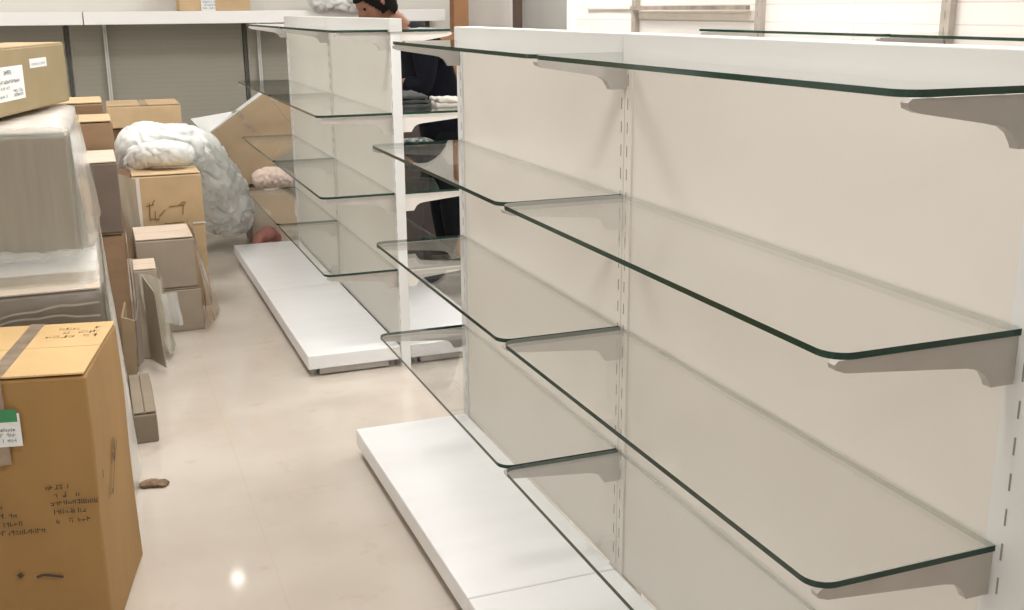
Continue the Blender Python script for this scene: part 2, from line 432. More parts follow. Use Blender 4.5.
# ------------------------------------------------------------------ cartons
def carton(name, label, loc, rz, sx, sy, z0, h, mat, top=None, group=None, flap=True, bev=.006, tape=True, seam='x', cat='cardboard box', bulge=.004):
    """loc = front right bottom corner (local x to the left is negative, y goes back)"""
    t = thing(name, label, cat, (loc[0], loc[1], z0), rz, group)
    bm = NB(); bx(bm, -sx, 0, 0, sy, 0, h, bev=bev)
    bmesh.ops.subdivide_edges(bm, edges=[e for e in bm.edges if e.calc_length() > .1], cuts=3, use_grid_fill=True)
    for v in bm.verts:
        q = v.co
        k = Vector(((q.x + sx / 2) / (sx / 2), (q.y - sy / 2) / (sy / 2), (q.z - h / 2) / (h / 2)))
        s = noise.noise_vector(q * 4 + Vector((loc[0] * 7, loc[1] * 3, z0 * 5))) * bulge
        q.x += s.x; q.y += s.y
        if q.z > .02: q.z += min(s.z, .002) if q.z > h * .5 else 0
    obj('carton_body', bm, mat, t)
    if flap:
        bm = NB()
        if seam == 'x':
            m = sy / 2
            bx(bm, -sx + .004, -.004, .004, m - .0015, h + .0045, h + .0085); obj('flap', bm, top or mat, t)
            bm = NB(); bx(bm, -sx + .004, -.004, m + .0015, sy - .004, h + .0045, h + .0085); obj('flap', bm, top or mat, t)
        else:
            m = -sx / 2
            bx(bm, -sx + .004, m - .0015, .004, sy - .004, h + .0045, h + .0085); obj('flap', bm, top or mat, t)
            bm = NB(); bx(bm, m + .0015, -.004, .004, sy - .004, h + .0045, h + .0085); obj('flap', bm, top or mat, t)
        if tape:
            bm = NB()
            if seam == 'x': bx(bm, -sx + .002, -.002, m - .024, m + .024, h + .0088, h + .0094)
            else: bx(bm, m - .024, m + .024, .002, sy - .002, h + .0088, h + .0094)
            obj('tape', bm, M['tape_clear'], t)
    return t

def marks(bm, x0, z0, w, n, size, seed, place, gap=.35, mi=0):
    """a run of small printed strokes; place(u, v) -> a point on the surface, du/dv in metres"""
    rnd = random.Random(seed); u = 0
    cell = size * .75
    while u < w:
        if rnd.random() > .14:
            for _ in range(3):
                a = rnd.random(); L = size * (.5 + .5 * rnd.random())
                if a < .4: q = [(u, rnd.random() * .2 * size), (u + .16 * size, L)]
                elif a < .7: q = [(u, .8 * size * rnd.random()), (u + .6 * size, 0)]; q[1] = (q[1][0], q[0][1] + .16 * size)
                else: q = [(u + .4 * size, 0), (u + .56 * size, L)]
                (ua, va), (ub, vb) = q
                vs = [bm.verts.new(place(x0 + a_, z0 + b_)) for a_, b_ in ((ua, va), (ub, va), (ub, vb), (ua, vb))]
                try: f = bm.faces.new(vs); f.material_index = mi
                except ValueError: pass
        u += cell

def stroke(bm, pts, wid, place):
    for (ua, va), (ub, vb) in zip(pts[:-1], pts[1:]):
        d = Vector((ub - ua, vb - va)); n = Vector((-d.y, d.x)); n = n / (n.length + 1e-9) * wid / 2
        bm.faces.new([bm.verts.new(place(*q)) for q in ((ua - n.x, va - n.y), (ub - n.x, vb - n.y), (ub + n.x, vb + n.y), (ua + n.x, va + n.y))])

# --- the big golden carton
AZ = -.185
BW, BD, BH = .62, .44, .686
big = carton('cardboard_box', 'large golden-brown carton with printed lines and tape, standing before the film-wrapped stack', (-1.222, 2.545, 0), AZ, BW, BD, 0, BH, M['card_big'], M['card_top_lit'], flap=True, tape=False, bulge=.006)
F_ = lambda u, v: (u, -.0075, v)
R_ = lambda u, v: (.0075, u, v)
T_ = lambda u, v: (u, v, BH + .0092)
bm = NB(); bx(bm, -.215, -.180, -.001, BD + .001, BH + .0088, BH + .0096); bx(bm, -.215, -.180, -.0083, -.0073, BH - .20, BH + .0095); obj('tape', bm, M['tape'], big)
bm = NB()
DV = .05
rows = [(-.115, .365, .055), (-.108, .345, .06), (-.30, .325, .085), (-.108, .325, .1), (-.30, .303, .11), (-.108, .303, .07), (-.30, .281, .12), (-.10, .279, .075), (-.33, .259, .20)]
for i, (u, v, w) in enumerate(rows):
    if u > -.2: marks(bm, u, v + DV, w, 8, .013, i, F_)
obj('printed_text', bm, M['ink'], big)
bm = NB()
for i, (u, v, w) in enumerate(rows):
    if u < -.2: marks(bm, u, v + DV, w, 8, .013, i, F_)
obj('printed_text', bm, M['ink'], big)
for pts, wd in (([(-.16, .195), (-.145, .2), (-.11, .192), (-.10, .19)], .006), ([(-.2, .2), (-.19, .207)], .012)):
    bm = NB(); stroke(bm, pts, wd, F_); obj('ink_mark', bm, M['ink'], big)
bm = NB()
stroke(bm, [(.13, .35), (.16, .38), (.19, .42), (.215, .45)], .006, R_); stroke(bm, [(.16, .43), (.18, .40), (.23, .435)], .006, R_)
stroke(bm, [(.10, .345), (.13, .35), (.12, .335)], .006, R_); stroke(bm, [(.19, .46), (.19, .41)], .005, R_); stroke(bm, [(.03, .42), (.035, .44)], .008, R_)
obj('handwriting', bm, M['ink'], big)
bm = NB()
for i in range(3): marks(bm, -.15, .30 + .035 * i, .12, 5, .024, 30 + i, T_)
obj('faint_print', bm, M['ink_faint'], big)
bm = NB(); bx(bm, -.36, -.150, -.0094, -.0086, BH - .155, BH - .075); lb = obj('shipping_label', bm, M['label'], big)
bm = NB(); bx(bm, -.36, -.155, -.0100, -.0095, BH - .095, BH - .065); obj('label_header', bm, M['label_green'], lb)
bm = NB()
Lp = lambda u, v: (u, -.0102, v)
for i in range(3): marks(bm, -.35, BH - .118 - .013 * i, .185, 5, .009, 50 + i, Lp)
obj('label_text', bm, M['ink_grey'], lb)

# ------------------------------------------------------------------ film-wrapped stack
def film_shell(bm, x0, x1, y0, y1, z0, z1, amp, flare=0.0, seed=0, ny=14, nz=12, nx=18, top=True):
    """wrinkled film round a block: front, right side (flaring out) and top"""
    def P(u, v):  # u: 0..1 front left->right, 1..2 right side front->back
        z = z0 + (z1 - z0) * v
        if u <= 1: p = Vector((x0 + (x1 - x0) * u, y0, z)); n = Vector((0, -1, 0)); fl = 0
        else:
            p = Vector((x1, y0 + (y1 - y0) * (u - 1), z)); n = Vector((1, 0, 0)); fl = flare * (1 - v) * min(1, (u - 1) * 3)
        w = abs(noise.noise(Vector((p.x * 9, p.y * 9 + seed, p.z * 3)))) * amp + abs(noise.noise(Vector((p.x * 23, p.y * 23, p.z * 9 + seed)))) * amp * .5
        return p + n * (.004 + w + fl)
    us = [i / nx for i in range(nx + 1)] + [1 + (i + 1) / ny for i in range(ny)]
    G = [[bm.verts.new(P(u, j / nz)) for j in range(nz + 1)] for u in us]
    for i in range(len(us) - 1):
        for j in range(nz):
            bm.faces.new([G[i][j], G[i + 1][j], G[i + 1][j + 1], G[i][j + 1]])
    if top:
        TT = []
        for i in range(nx + 1):
            row = [G[i][nz]]
            for j in range(1, ny + 1):
                x = x0 + (x1 - x0) * i / nx; y = y0 + (y1 - y0) * j / ny
                if i == nx: row.append(G[nx + j][nz]); continue
                row.append(bm.verts.new((x, y, z1 + .006 + abs(noise.noise(Vector((x * 9, y * 9, seed + 3)))) * amp * 1.5)))
            TT.append(row)
        for i in range(nx):
            for j in range(ny):
                bm.faces.new([TT[i][j], TT[i + 1][j], TT[i + 1][j + 1], TT[i][j + 1]])

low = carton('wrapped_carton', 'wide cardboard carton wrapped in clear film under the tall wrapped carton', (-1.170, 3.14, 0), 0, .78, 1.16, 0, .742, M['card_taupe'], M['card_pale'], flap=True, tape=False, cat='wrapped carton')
bm = NB(); film_shell(bm, -.78, 0, 0, 1.16, .02, .749, .008, .05, 2); obj('plastic_wrap', bm, M['film'], low, True)
bm = NB()
for i, z in enumerate((.70, .672, .64)):
    n = 24; A = []
    for k in range(n + 1):
        x = -.78 + .77 * k / n
        zz = z + .012 * math.sin(k * .35 + i) + .003 * math.sin(k * 1.9)
        A.append((bm.verts.new((x, -.026, zz)), bm.verts.new((x, -.026, zz + .006))))
    for k in range(n): bm.faces.new([A[k][0], A[k + 1][0], A[k + 1][1], A[k][1]])
obj('wrap_fold', bm, M['film_thick'], low, True)

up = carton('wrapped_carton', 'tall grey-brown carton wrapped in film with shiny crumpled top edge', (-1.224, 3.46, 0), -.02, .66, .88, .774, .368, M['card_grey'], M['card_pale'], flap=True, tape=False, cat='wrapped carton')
bm = NB(); film_shell(bm, -.66, 0, 0, .88, -.0, .381, .010, .02, 9); obj('plastic_wrap', bm, M['film'], up, True)
# crumpled film gathered round the foot of the tall carton
bm = NB(); n = 30; G = []
for i in range(n + 1):
    x = -.69 + .74 * i / n; row = []
    for j in range(7):
        v = j / 6
        y = -.012 - .24 * v; z = .030 + .016 * (1 - v) + abs(noise.noise(Vector((x * 12, v * 3, 4)))) * .03 * (1 - v * .6)
        row.append(bm.verts.new((x, y + .02 * noise.noise(Vector((x * 9, v, 2))), z - .02)))
    G.append(row)
for i in range(n):
    for j in range(6): bm.faces.new([G[i][j], G[i + 1][j], G[i + 1][j + 1], G[i][j + 1]])
obj('loose_film', bm, M['film_thick'], up, True)
bm = NB(); G = []   # shiny roll along the top front edge
for i in range(n + 1):
    x = -.66 + .655 * i / n; row = []
    for j in range(7):
        a = -.5 + 2.6 * j / 6
        r = .020 + .009 * noise.noise(Vector((x * 14, j * .6, 7)))
        row.append(bm.verts.new((x, .012 - r * math.cos(a), .370 + r * math.sin(a))))
    G.append(row)
for i in range(n):
    for j in range(6): bm.faces.new([G[i][j], G[i + 1][j], G[i + 1][j + 1], G[i][j + 1]])
obj('film_roll', bm, M['film_thick'], up, True)
# loose film hanging off the right side of the wrapped stack
def curtain(bm, pts_top, pts_bot, amp, seed, nv=12, nu=16):
    def lerp(P, t):
        s = t * (len(P) - 1); i = min(int(s), len(P) - 2); f = s - i
        return Vector(P[i]).lerp(Vector(P[i + 1]), f)
    G = []
    for i in range(nu + 1):
        a, c = lerp(pts_top, i / nu), lerp(pts_bot, i / nu); row = []
        for j in range(nv + 1):
            p = a.lerp(c, j / nv)
            w = noise.noise_vector(Vector((i * .55, j * .25 + seed, seed * 3.1))) * amp
            row.append(bm.verts.new(p + w * (.3 + .7 * j / nv)))
        G.append(row)
    for i in range(nu):
        for j in range(nv): bm.faces.new([G[i][j], G[i + 1][j], G[i + 1][j + 1], G[i][j + 1]])
bm = NB(); curtain(bm, [(.012, -.0, .365), (.015, .42, .365), (.015, .86, .365)], [(.03, .03, .0), (.05, .42, -.012), (.055, .84, -.012)], .008, 3)
obj('film_skirt', bm, M['film_thick'], up, True)
bm = NB(); curtain(bm, [(.014, .0, .75), (.012, .55, .755), (.012, 1.1, .755)], [(.03, .01, .02), (.035, .5, .02), (.04, 1.0, .03)], .010, 5)
obj('film_skirt', bm, M['film_grey'], low, True)

# olive carton on top, turned to the right
ol = thing('cardboard_box', 'olive-brown carton with a big white label on top of the tall wrapped carton', 'cardboard box', (-1.215, 4.345, 1.176), -.30)
OL, OH, OW = .80, .205, .40
bm = NB(); bx(bm, -OW, 0, -OL, 0, 0, OH, bev=.005); obj('carton_body', bm, M['card_olive'], ol)
bm = NB(); prism(bm, [(-OW + .004, OH + .001), (-OW / 2 - .004, OH + .016), (-OW / 2 - .004, OH + .020), (-OW + .004, OH + .005)], 'y', -OL + .004, -.10); obj('flap', bm, M['card_tan'], ol)
bm = NB(); bx(bm, -OW / 2 + .004, -.004, -OL + .004, -.004, OH + .001, OH + .005); obj('flap', bm, M['card_tan'], ol)
OF = lambda u, v: (.0022, u, v)
def quad(bm, place, pts, mi=0):
    f = bm.faces.new([bm.verts.new(place(*p)) for p in pts]); f.material_index = mi; return f
bm = NB(); bx(bm, .0004, .0012, -.80, -.43, .045, .150)
lb = obj('shipping_label', bm, M['label'], ol)
bm = NB()
marks(bm, -.76, .125, .22, 6, .016, 70, OF); marks(bm, -.76, .098, .30, 6, .013, 71, OF); marks(bm, -.76, .08, .2, 6, .010, 72, OF); marks(bm, -.76, .055, .17, 6, .013, 73, OF)
marks(bm, -.53, .055, .08, 6, .012, 74, OF); marks(bm, -.53, .068, .08, 6, .012, 75, OF)
obj('label_text', bm, M['ink_grey'], lb)
bm = NB(); bx(bm, .0004, .0012, -.36, -.20, .135, .165); st = obj('sticker', bm, M['label'], ol)
bm = NB(); marks(bm, -.35, .143, .13, 6, .009, 77, OF); obj('sticker_text', bm, M['ink_grey'], st)
# ------------------------------------------------------------------ second column of cartons
c1 = carton('cardboard_box', 'brown carton at the foot of the column behind the wrapped stack', (-1.07, 4.68, 0), 0, .52, .42, 0, .60, M['card_brown'], M['card_tan'], tape=False)
bm = NB(); curtain(bm, [(.006, -.012, .60), (.010, .2, .60)], [(.014, -.03, .05), (.014, .22, .05)], .012, 12, nu=8); obj('plastic_wrap', bm, M['film_grey'], c1, True)
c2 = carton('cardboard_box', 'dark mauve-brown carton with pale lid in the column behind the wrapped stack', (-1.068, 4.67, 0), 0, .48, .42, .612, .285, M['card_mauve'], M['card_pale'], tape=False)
bm = NB(); curtain(bm, [(-.15, -.014, .285), (-.09, -.014, .285)], [(-.16, -.016, .0), (-.10, -.016, .0)], .010, 14, nu=6); obj('plastic_wrap', bm, M['film'], c2, True)
c3 = carton('cardboard_box', 'low brown carton at the top of the column, left of the white sack', (-1.065, 5.125, 0), 0, .40, .36, .0, 1.02, M['card_brown'], M['card_tan'], tape=False)
c3['label'] = 'tall brown carton with tan lid between the mauve carton and the white sack'
c4 = carton('cardboard_box', 'small brown carton peeping over the tall brown carton beside the olive box', (-1.09, 5.6, 0), 0, .36, .4, .0, 1.065, M['card_brown'], M['card_tan'], tape=False)
c5a = carton('cardboard_box', 'brown carton under the long tan carton, behind the white sack', (-.635, 7.03, 0), 0, .415, .42, 0, .80, M['card_brown'], M['card_brown'], tape=False)
c5 = carton('cardboard_box', 'long tan carton with bright lid lying behind the white sack', (-.63, 6.98, 0), 0, .425, .44, .812, .125, M['card_tan'], M['card_tan'], seam='y', tape=True)

# ------------------------------------------------------------------ wrapped pair + carton with strap, sack over it
p1 = carton('wrapped_carton', 'grey-brown carton on the floor, bottom of the film-wrapped pair', (-.737, 5.245, 0), 0, .28, .35, 0, .205, M['card_dust'], M['card_dust'], tape=False, cat='wrapped carton')
p2 = carton('wrapped_carton', 'grey-brown carton with pale lid, upper one of the film-wrapped pair', (-.752, 5.25, 0), 0, .265, .345, .217, .235, M['card_dust'], M['card_pale'], tape=False, cat='wrapped carton')
bm = NB(); curtain(bm, [(.006, -.01, .24), (.01, .17, .26), (.0, .35, .26)], [(.03, -.03, -.19), (.075, .12, -.2), (.13, .33, -.2)], .022, 21); obj('torn_wrap', bm, M['film_tan'], p2, True)
p3 = carton('cardboard_box', 'tan carton with black symbols and a white strap, under the white sack', (-.657, 5.69, 0), 0, .335, .26, 0, .692, M['card_tan'], M['card_tan'], tape=False)
S_ = lambda u, v: (u, -.0072, v + .39)
bm = NB(); bx(bm, -.318, -.300, -.0086, -.0076, .41, .69); obj('strap', bm, M['strap_white'], p3)
bm = NB(); bx(bm, -.06, .004, -.0086, -.0076, .440, .448); obj('strap', bm, M['strap_white'], p3)
bm = NB()
for p in ([(-.265, .08), (-.262, .17)], [(-.28, .155), (-.24, .16)], [(-.25, .16), (-.235, .185)], [(-.24, .09), (-.238, .13)], [(-.265, .09), (-.22, .085)], [(-.17, .145), (-.09, .15)], [(-.12, .15), (-.10, .165), (-.085, .16)], [(-.10, .15), (-.105, .10)], [(-.2, .06), (-.1, .062)], [(-.22, .1), (-.19, .13)]): stroke(bm, p, .005, S_)
obj('printed_symbols', bm, M['ink_brown'], p3)
bm = NB(); curtain(bm, [(-.40, -.02, .72), (-.325, -.03, .69)], [(-.36, -.06, .01), (-.285, -.09, .01)], .016, 25, nu=8); obj('plastic_wrap', bm, M['film_grey'], p3, True)

def lump(name, spine, radii, mat, seed, amp=.18, nseg=40, nr=36, flat=1.0, parent=None, fold=7):
    """crumpled sack: a swept tube with folds and creases"""
    bm = NB(); n = len(spine)
    span = sum((Vector(p_) - Vector(q_)).length for p_, q_ in zip(spine[:-1], spine[1:])) / (sum(radii) / n) * 1.6
    def cr(P, t):
        s = t * (n - 1); i = min(int(s), n - 2); f = s - i
        g = lambda k: Vector(P[max(0, min(n - 1, k))]) if hasattr(P[0], '__len__') else P[max(0, min(n - 1, k))]
        a, b_, c, d = g(i - 1), g(i), g(i + 1), g(i + 2)
        return .5 * ((2 * b_) + (c - a) * f + (2 * a - 5 * b_ + 4 * c - d) * f * f + (3 * b_ - a - 3 * c + d) * f ** 3)
    rings = []
    for i in range(nseg + 1):
        t = i / nseg; p = cr(spine, t); p2_ = cr(spine, min(1, t + .01)); p1_ = cr(spine, max(0, t - .01))
        tg = (p2_ - p1_).normalized(); side = tg.cross(Vector((0, 1, 0.05))).normalized(); dep = side.cross(tg).normalized()
        r = cr(radii, t) * min(1, (math.sin(min(1, t / .10) * PI / 2)) + .02) * min(1, math.sin(min(1, (1 - t) / .10) * PI / 2) + .02)
        ring = []
        for k in range(nr):
            a = 2 * PI * k / nr
            base = side * math.cos(a) + dep * math.sin(a) * flat
            q = p + base * r
            q2 = q + noise.noise_vector(q * 7 + Vector((seed, 1, 2))) * .05
            wp = noise.noise_vector(q * 6 + Vector((seed, 3, 1))) * .55
            c1_ = noise.noise(Vector((math.cos(a) * 1.5 + wp.x, math.sin(a) * 1.5 + wp.y, t * span * .75 + wp.z + seed)))
            c2_ = noise.noise(Vector((math.cos(a) * 2.6 - wp.y, math.sin(a) * 2.6 + wp.z, t * span * 1.5 + wp.x + seed * 2)))
            c3_ = noise.noise(q2 * 16 + Vector((0, seed, 0)))
            w = noise.noise(q * 4.5 + Vector((seed, 0, 0))) * .9 + .18 - max(0, 1 - abs(c1_) * 6) * .42 - max(0, 1 - abs(c2_) * 5) * .20 - max(0, 1 - abs(c3_) * 4) * .07
            ring.append(bm.verts.new(p + base * r * (1 + amp * w)))
        rings.append(ring)
    for i in range(nseg):
        for k in range(nr):
            bm.faces.new([rings[i][k], rings[i][(k + 1) % nr], rings[i + 1][(k + 1) % nr], rings[i + 1][k]])
    bm.faces.new(rings[0]); bm.faces.new(list(reversed(rings[-1])))
    return obj(name, bm, mat, parent, True)

sack = thing('plastic_sack', 'big crumpled white plastic sack slumped over the strapped carton', 'plastic sack', (0, 0, 0))
lump('sack_body', [(-1.045, 6.1, .69), (-.945, 6.12, .77), (-.814, 6.15, .795), (-.665, 6.3, .745), (-.555, 6.5, .60), (-.46, 6.8, .43), (-.41, 6.98, .27), (-.40, 7.05, .175), (-.40, 7.05, .13)],
     [.06, .105, .115, .13, .14, .16, .17, .15, .11], M['sack'], 3, .40, 130, 110, parent=sack)
lump('sack_fold', [(-.99, 5.98, .70), (-.90, 5.90, .775), (-.78, 5.86, .785), (-.69, 5.92, .76)], [.055, .066, .066, .055], M['sack'], 9, .24, 70, 64, parent=sack)
rs = lump('cloth_scrap', [(-.27, 6.80, .05), (-.22, 6.83, .10), (-.16, 6.86, .12), (-.10, 6.88, .06)], [.035, .045, .05, .03], M['red_cloth'], 5, .4, 20, 18)
tag(rs, 'dull red scrap of cloth at the lower end of the white sack', 'cloth')

# tilted carton leaning behind
tl = thing('cardboard_box', 'large brown carton tipped on one corner behind the white sack', 'cardboard box', (-.235, 7.24, .372))
tl.rotation_euler = (math.radians(-6), math.radians(-34), math.radians(3))
TW, TH, TD = .48, .41, .28
bm = NB(); bx(bm, 0, TW, 0, TD, 0, TH, bev=.006); obj('carton_body', bm, M['card_drab'], tl)
bm = NB(); bx(bm, .002, TW - .002, .004, TD - .004, TH + .001, TH + .005); obj('flap', bm, M['label'], tl)  # brown card coloured white to paint ceiling light on this face
bm = NB(); bx(bm, TW * .50, TW * .56, -.0012, -.0004, TH - .16, TH); bx(bm, TW * .50, TW * .56, 0, TD, TH + .0055, TH + .0062); obj('tape', bm, M['tape'], tl)
bm = NB(); bx(bm, .20, .30, -.0012, -.0004, .17, .20); obj('sticker', bm, M['tape_clear'], tl)
bm = NB(); prism(bm, [(TW + .001, TH), (TW + .18, TH - .34), (TW + .18, .0), (TW + .001, 0)], 'y', 0, .004); obj('open_flap', bm, M['card_drab'], tl)
tl_m = Matrix.Translation((-.235, 7.24, .372)) @ tl.rotation_euler.to_matrix().to_4x4()
fb = NB(); v = [fb.verts.new(q) for q in (Vector((.0, .0, TH + .006)), Vector((TW * .72, .0, TH + .006)), tl_m.inverted() @ Vector((-.20, 7.56, .84)), tl_m.inverted() @ Vector((-.53, 7.56, .795)))]; fb.faces.new(v)
r_ = bmesh.ops.extrude_face_region(fb, geom=fb.faces[:]); bmesh.ops.translate(fb, verts=[g for g in r_['geom'] if isinstance(g, bmesh.types.BMVert)], vec=(0, 0, .004))
obj('open_flap', fb, M['label'], tl)  # white here is painted light on the raised card flap
bagb = carton('cardboard_box', 'small tan carton with crumpled pink paper on top, beside the unit behind', (.045, 7.10, 0), 0, .285, .34, 0, .35, M['card_dust'], M['card_dust'], tape=False)
pp = lump('wrapping_paper', [(-.215, 7.14, .41), (-.12, 7.13, .435), (-.03, 7.13, .43), (.05, 7.13, .41)], [.045, .068, .066, .045], M['paper_pink'], 8, .35, 50, 50)
tag(pp, 'crumpled pinkish wrapping paper on the small tan carton under the tipped carton', 'wrapping paper')
# small things along the foot of the wrapped stack
s1 = carton('cardboard_box', 'narrow grey carton wrapped in film beside the wrapped pair', (-.948, 4.86, 0), -.02, .10, .22, 0, .40, M['card_dust'], M['card_pale'], tape=False, bulge=.006)
bm = NB(); curtain(bm, [(-.075, -.012, .40), (.012, -.014, .36), (.014, .18, .40)], [(-.05, -.03, .02), (.035, -.06, .02), (.04, .15, .02)], .022, 31); obj('plastic_wrap', bm, M['film_grey'], s1, True)
bm = NB(); curtain(bm, [(.0, -.02, .30), (.075, .0, .29)], [(.015, -.05, .18), (.09, -.03, .15)], .02, 33, nu=8, nv=6); obj('film_tuft', bm, M['film_thick'], s1, True)
s2 = thing('open_carton', 'tan open carton standing on edge with a gaping flap beside the film-wrapped stack', 'cardboard box', (-1.105, 4.38, 0), -.08)
bm = NB(); prism(bm, [(-.022, 0), (.018, 0), (.036, .31), (-.014, .33)], 'y', 0, .012); prism(bm, [(-.022, 0), (-.016, 0), (-.006, .33), (-.014, .33)], 'y', .012, .24); obj('carton_body', bm, M['card_drab'], s2)
bm = NB(); v = [bm.verts.new(q) for q in ((.030, .0, .12), (.038, 0, .31), (.050, .12, .37), (.045, .14, .10))]; bm.faces.new(v)
r_ = bmesh.ops.extrude_face_region(bm, geom=bm.faces[:]); bmesh.ops.translate(bm, verts=[g for g in r_['geom'] if isinstance(g, bmesh.types.BMVert)], vec=(.004, 0, 0)); obj('flap', bm, M['card_mauve'], s2)
bm = NB(); v = [bm.verts.new(q) for q in ((.060, .42, .02), (.058, .40, .40), (.105, .32, .34), (.125, .27, .02))]; bm.faces.new(v)
r_ = bmesh.ops.extrude_face_region(bm, geom=bm.faces[:]); bmesh.ops.translate(bm, verts=[g for g in r_['geom'] if isinstance(g, bmesh.types.BMVert)], vec=(.004, 0, 0)); obj('flap', bm, M['card_dust'], s2)
s3 = carton('cardboard_box', 'low long brown carton on the floor, just behind the big golden carton', (-1.036, 3.84, 0), .0, .082, .46, 0, .108, M['card_umber'], M['card_umber'], tape=False, seam='y', bulge=.003)
s3b = NB(); bx(s3b, -.004, .012, 0, .28, 0, .2); 
sl = obj('cardboard_strip', s3b, M['card_mauve'], loc=(-1.136, 3.98, 0)); tag(sl, 'dark brown cardboard strip on edge between the wrapped stack and the low long carton', 'cardboard')
lf = lump('crumpled_paper', [(-1.122, 3.445, .007), (-1.09, 3.46, .009), (-1.06, 3.448, .008), (-1.038, 3.462, .007)], [.008, .012, .011, .008], M['leaf_brown'], 6, .9, 40, 30, flat=2.2)
tag(lf, 'small crumpled brown paper scrap on the floor tiles', 'scrap')

# ------------------------------------------------------------------ things on the back shelf top
hb = carton('cardboard_box', 'orange-brown carton with white label on top of the back wall unit', (-.025, 8.02, 0), 0, .48, .3, 1.4900, .2, M['card_tan'], M['card_tan'], tape=False)
bm = NB(); bx(bm, -.335, -.24, -.0080, -.0070, .0, .2); lb = obj('shipping_label', bm, M['label'], hb)
bm = NB()
H_ = lambda u, v: (u, -.0084, v)
for i in range(6): marks(bm, -.325, .012 + .02 * i, .075, 4, .014, 90 + i, H_)
obj('label_text', bm, M['ink_blue'], lb)
ws = lump('plastic_sack', [(.36, 7.99, 1.57), (.48, 7.98, 1.595), (.66, 7.98, 1.60), (.88, 7.98, 1.595), (1.03, 7.99, 1.57)], [.075, .12, .125, .12, .08], M['sack'], 21, .34, 60, 60)
tag(ws, 'white plastic sack on the back wall unit behind the person\'s head', 'plastic sack')
tb1 = carton('cardboard_box', 'tall russet-brown carton on the floor behind the person', (1.30, 7.2, 0), 0, .36, .5, 0, 1.34, M['wood_brown'], M['wood_brown'], tape=False)
tb2 = carton('cardboard_box', 'slim russet-brown carton standing on the tall russet-brown carton', (1.32, 7.22, 0), 0, .105, .10, 1.352, .46, M['wood_brown'], M['wood_brown'], tape=False)
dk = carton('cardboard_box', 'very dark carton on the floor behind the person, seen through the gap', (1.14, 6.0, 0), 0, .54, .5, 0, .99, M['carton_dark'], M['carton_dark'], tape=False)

# goods on the rear shelves
def cloth_pile(x0, x1, y0, y1, z, layers, th, mat, seed):
    bm = NB()
    for k in range(layers):
        nx, ny = 16, 16; zt = z + th * (k + 1)
        ins = .006 * k
        def P(i, j, top):
            u, v = i / nx, j / ny
            p = Vector((x0 + ins + (x1 - x0 - 2 * ins) * u, y0 + ins + (y1 - y0 - 2 * ins) * v, 0))
            w = noise.noise(Vector((p.x * 22 + seed, p.y * 22, k * 3))) * .010 + abs(noise.noise(Vector((p.x * 45, p.y * 45 + seed, k)))) * .007
            ed = min(u, 1 - u, v, 1 - v)
            zz = zt + (w if top else 0) - (.006 * max(0, 1 - ed * 8) if top else th - .0005)
            q = noise.noise_vector(Vector((p.x * 9, p.y * 9, seed + k))) * .012
            return bm.verts.new((p.x + q.x, p.y + q.y, max(z, zz)))
        A = [[P(i, j, True) for j in range(ny + 1)] for i in range(nx + 1)]
        B = [[P(i, j, False) for j in range(ny + 1)] for i in range(nx + 1)]
        for i in range(nx):
            for j in range(ny):
                bm.faces.new([A[i][j], A[i + 1][j], A[i + 1][j + 1], A[i][j + 1]]); bm.faces.new([B[i][j], B[i][j + 1], B[i + 1][j + 1], B[i + 1][j]])
        for i in range(nx):
            bm.faces.new([A[i][0], B[i][0], B[i + 1][0], A[i + 1][0]]); bm.faces.new([A[i][ny], A[i + 1][ny], B[i + 1][ny], B[i][ny]])
        for j in range(ny):
            bm.faces.new([A[0][j], A[0][j + 1], B[0][j + 1], B[0][j]]); bm.faces.new([A[nx][j], B[nx][j], B[nx][j + 1], A[nx][j + 1]])
    return obj('folded_cloth', bm, mat, None, True)
gl1 = cloth_pile(.075, .215, 4.50, 4.80, ZB[1] + .001, 3, .018, M['cloth_dark'], 4)
tag(gl1, 'dark grey cloth bundle lying on a rear glass shelf in front of the person', 'cloth')
gl2 = cloth_pile(.232, .345, 4.47, 4.64, ZB[1] + .001, 2, .018, M['cloth_light'], 11)
tag(gl2, 'small pale folded cloth beside the dark grey cloth on a rear glass shelf', 'cloth')
gl3 = lump('green_bag', [(.10, 4.85, ZB[2] + .075), (.18, 4.83, ZB[2] + .09), (.26, 4.82, ZB[2] + .09), (.33, 4.80, ZB[2] + .07)], [.055, .07, .07, .05], M['green_bag'], 12, .3, 50, 50)
tag(gl3, 'dark green plastic bag on a rear glass shelf below the grey cloth bundle', 'bag')

# ------------------------------------------------------------------ person
def skin_mesh(name, verts, edges, radii, mat, parent=None, sub=2, root=0):
    me = bpy.data.meshes.new(name); me.from_pydata([Vector(v) for v in verts], edges, [])
    o = link(name, me)
    mod = o.modifiers.new('s', 'SKIN'); mod.use_smooth_shade = True
    for i, r in enumerate(radii):
        sv = me.skin_vertices[0].data[i]
        sv.radius = r if hasattr(r, '__len__') else (r, r); sv.use_root = (i == root)
    ms = o.modifiers.new('u', 'SUBSURF'); ms.levels = sub; ms.render_levels = sub
    dg = bpy.context.evaluated_depsgraph_get()
    me2 = bpy.data.meshes.new_from_object(o.evaluated_get(dg)); me2.name = name
    for p in me2.polygons: p.use_smooth = True
    me2.materials.clear(); me2.materials.append(mat)
    o.modifiers.clear(); o.data = me2
    if parent is not None: o.parent = parent
    return o

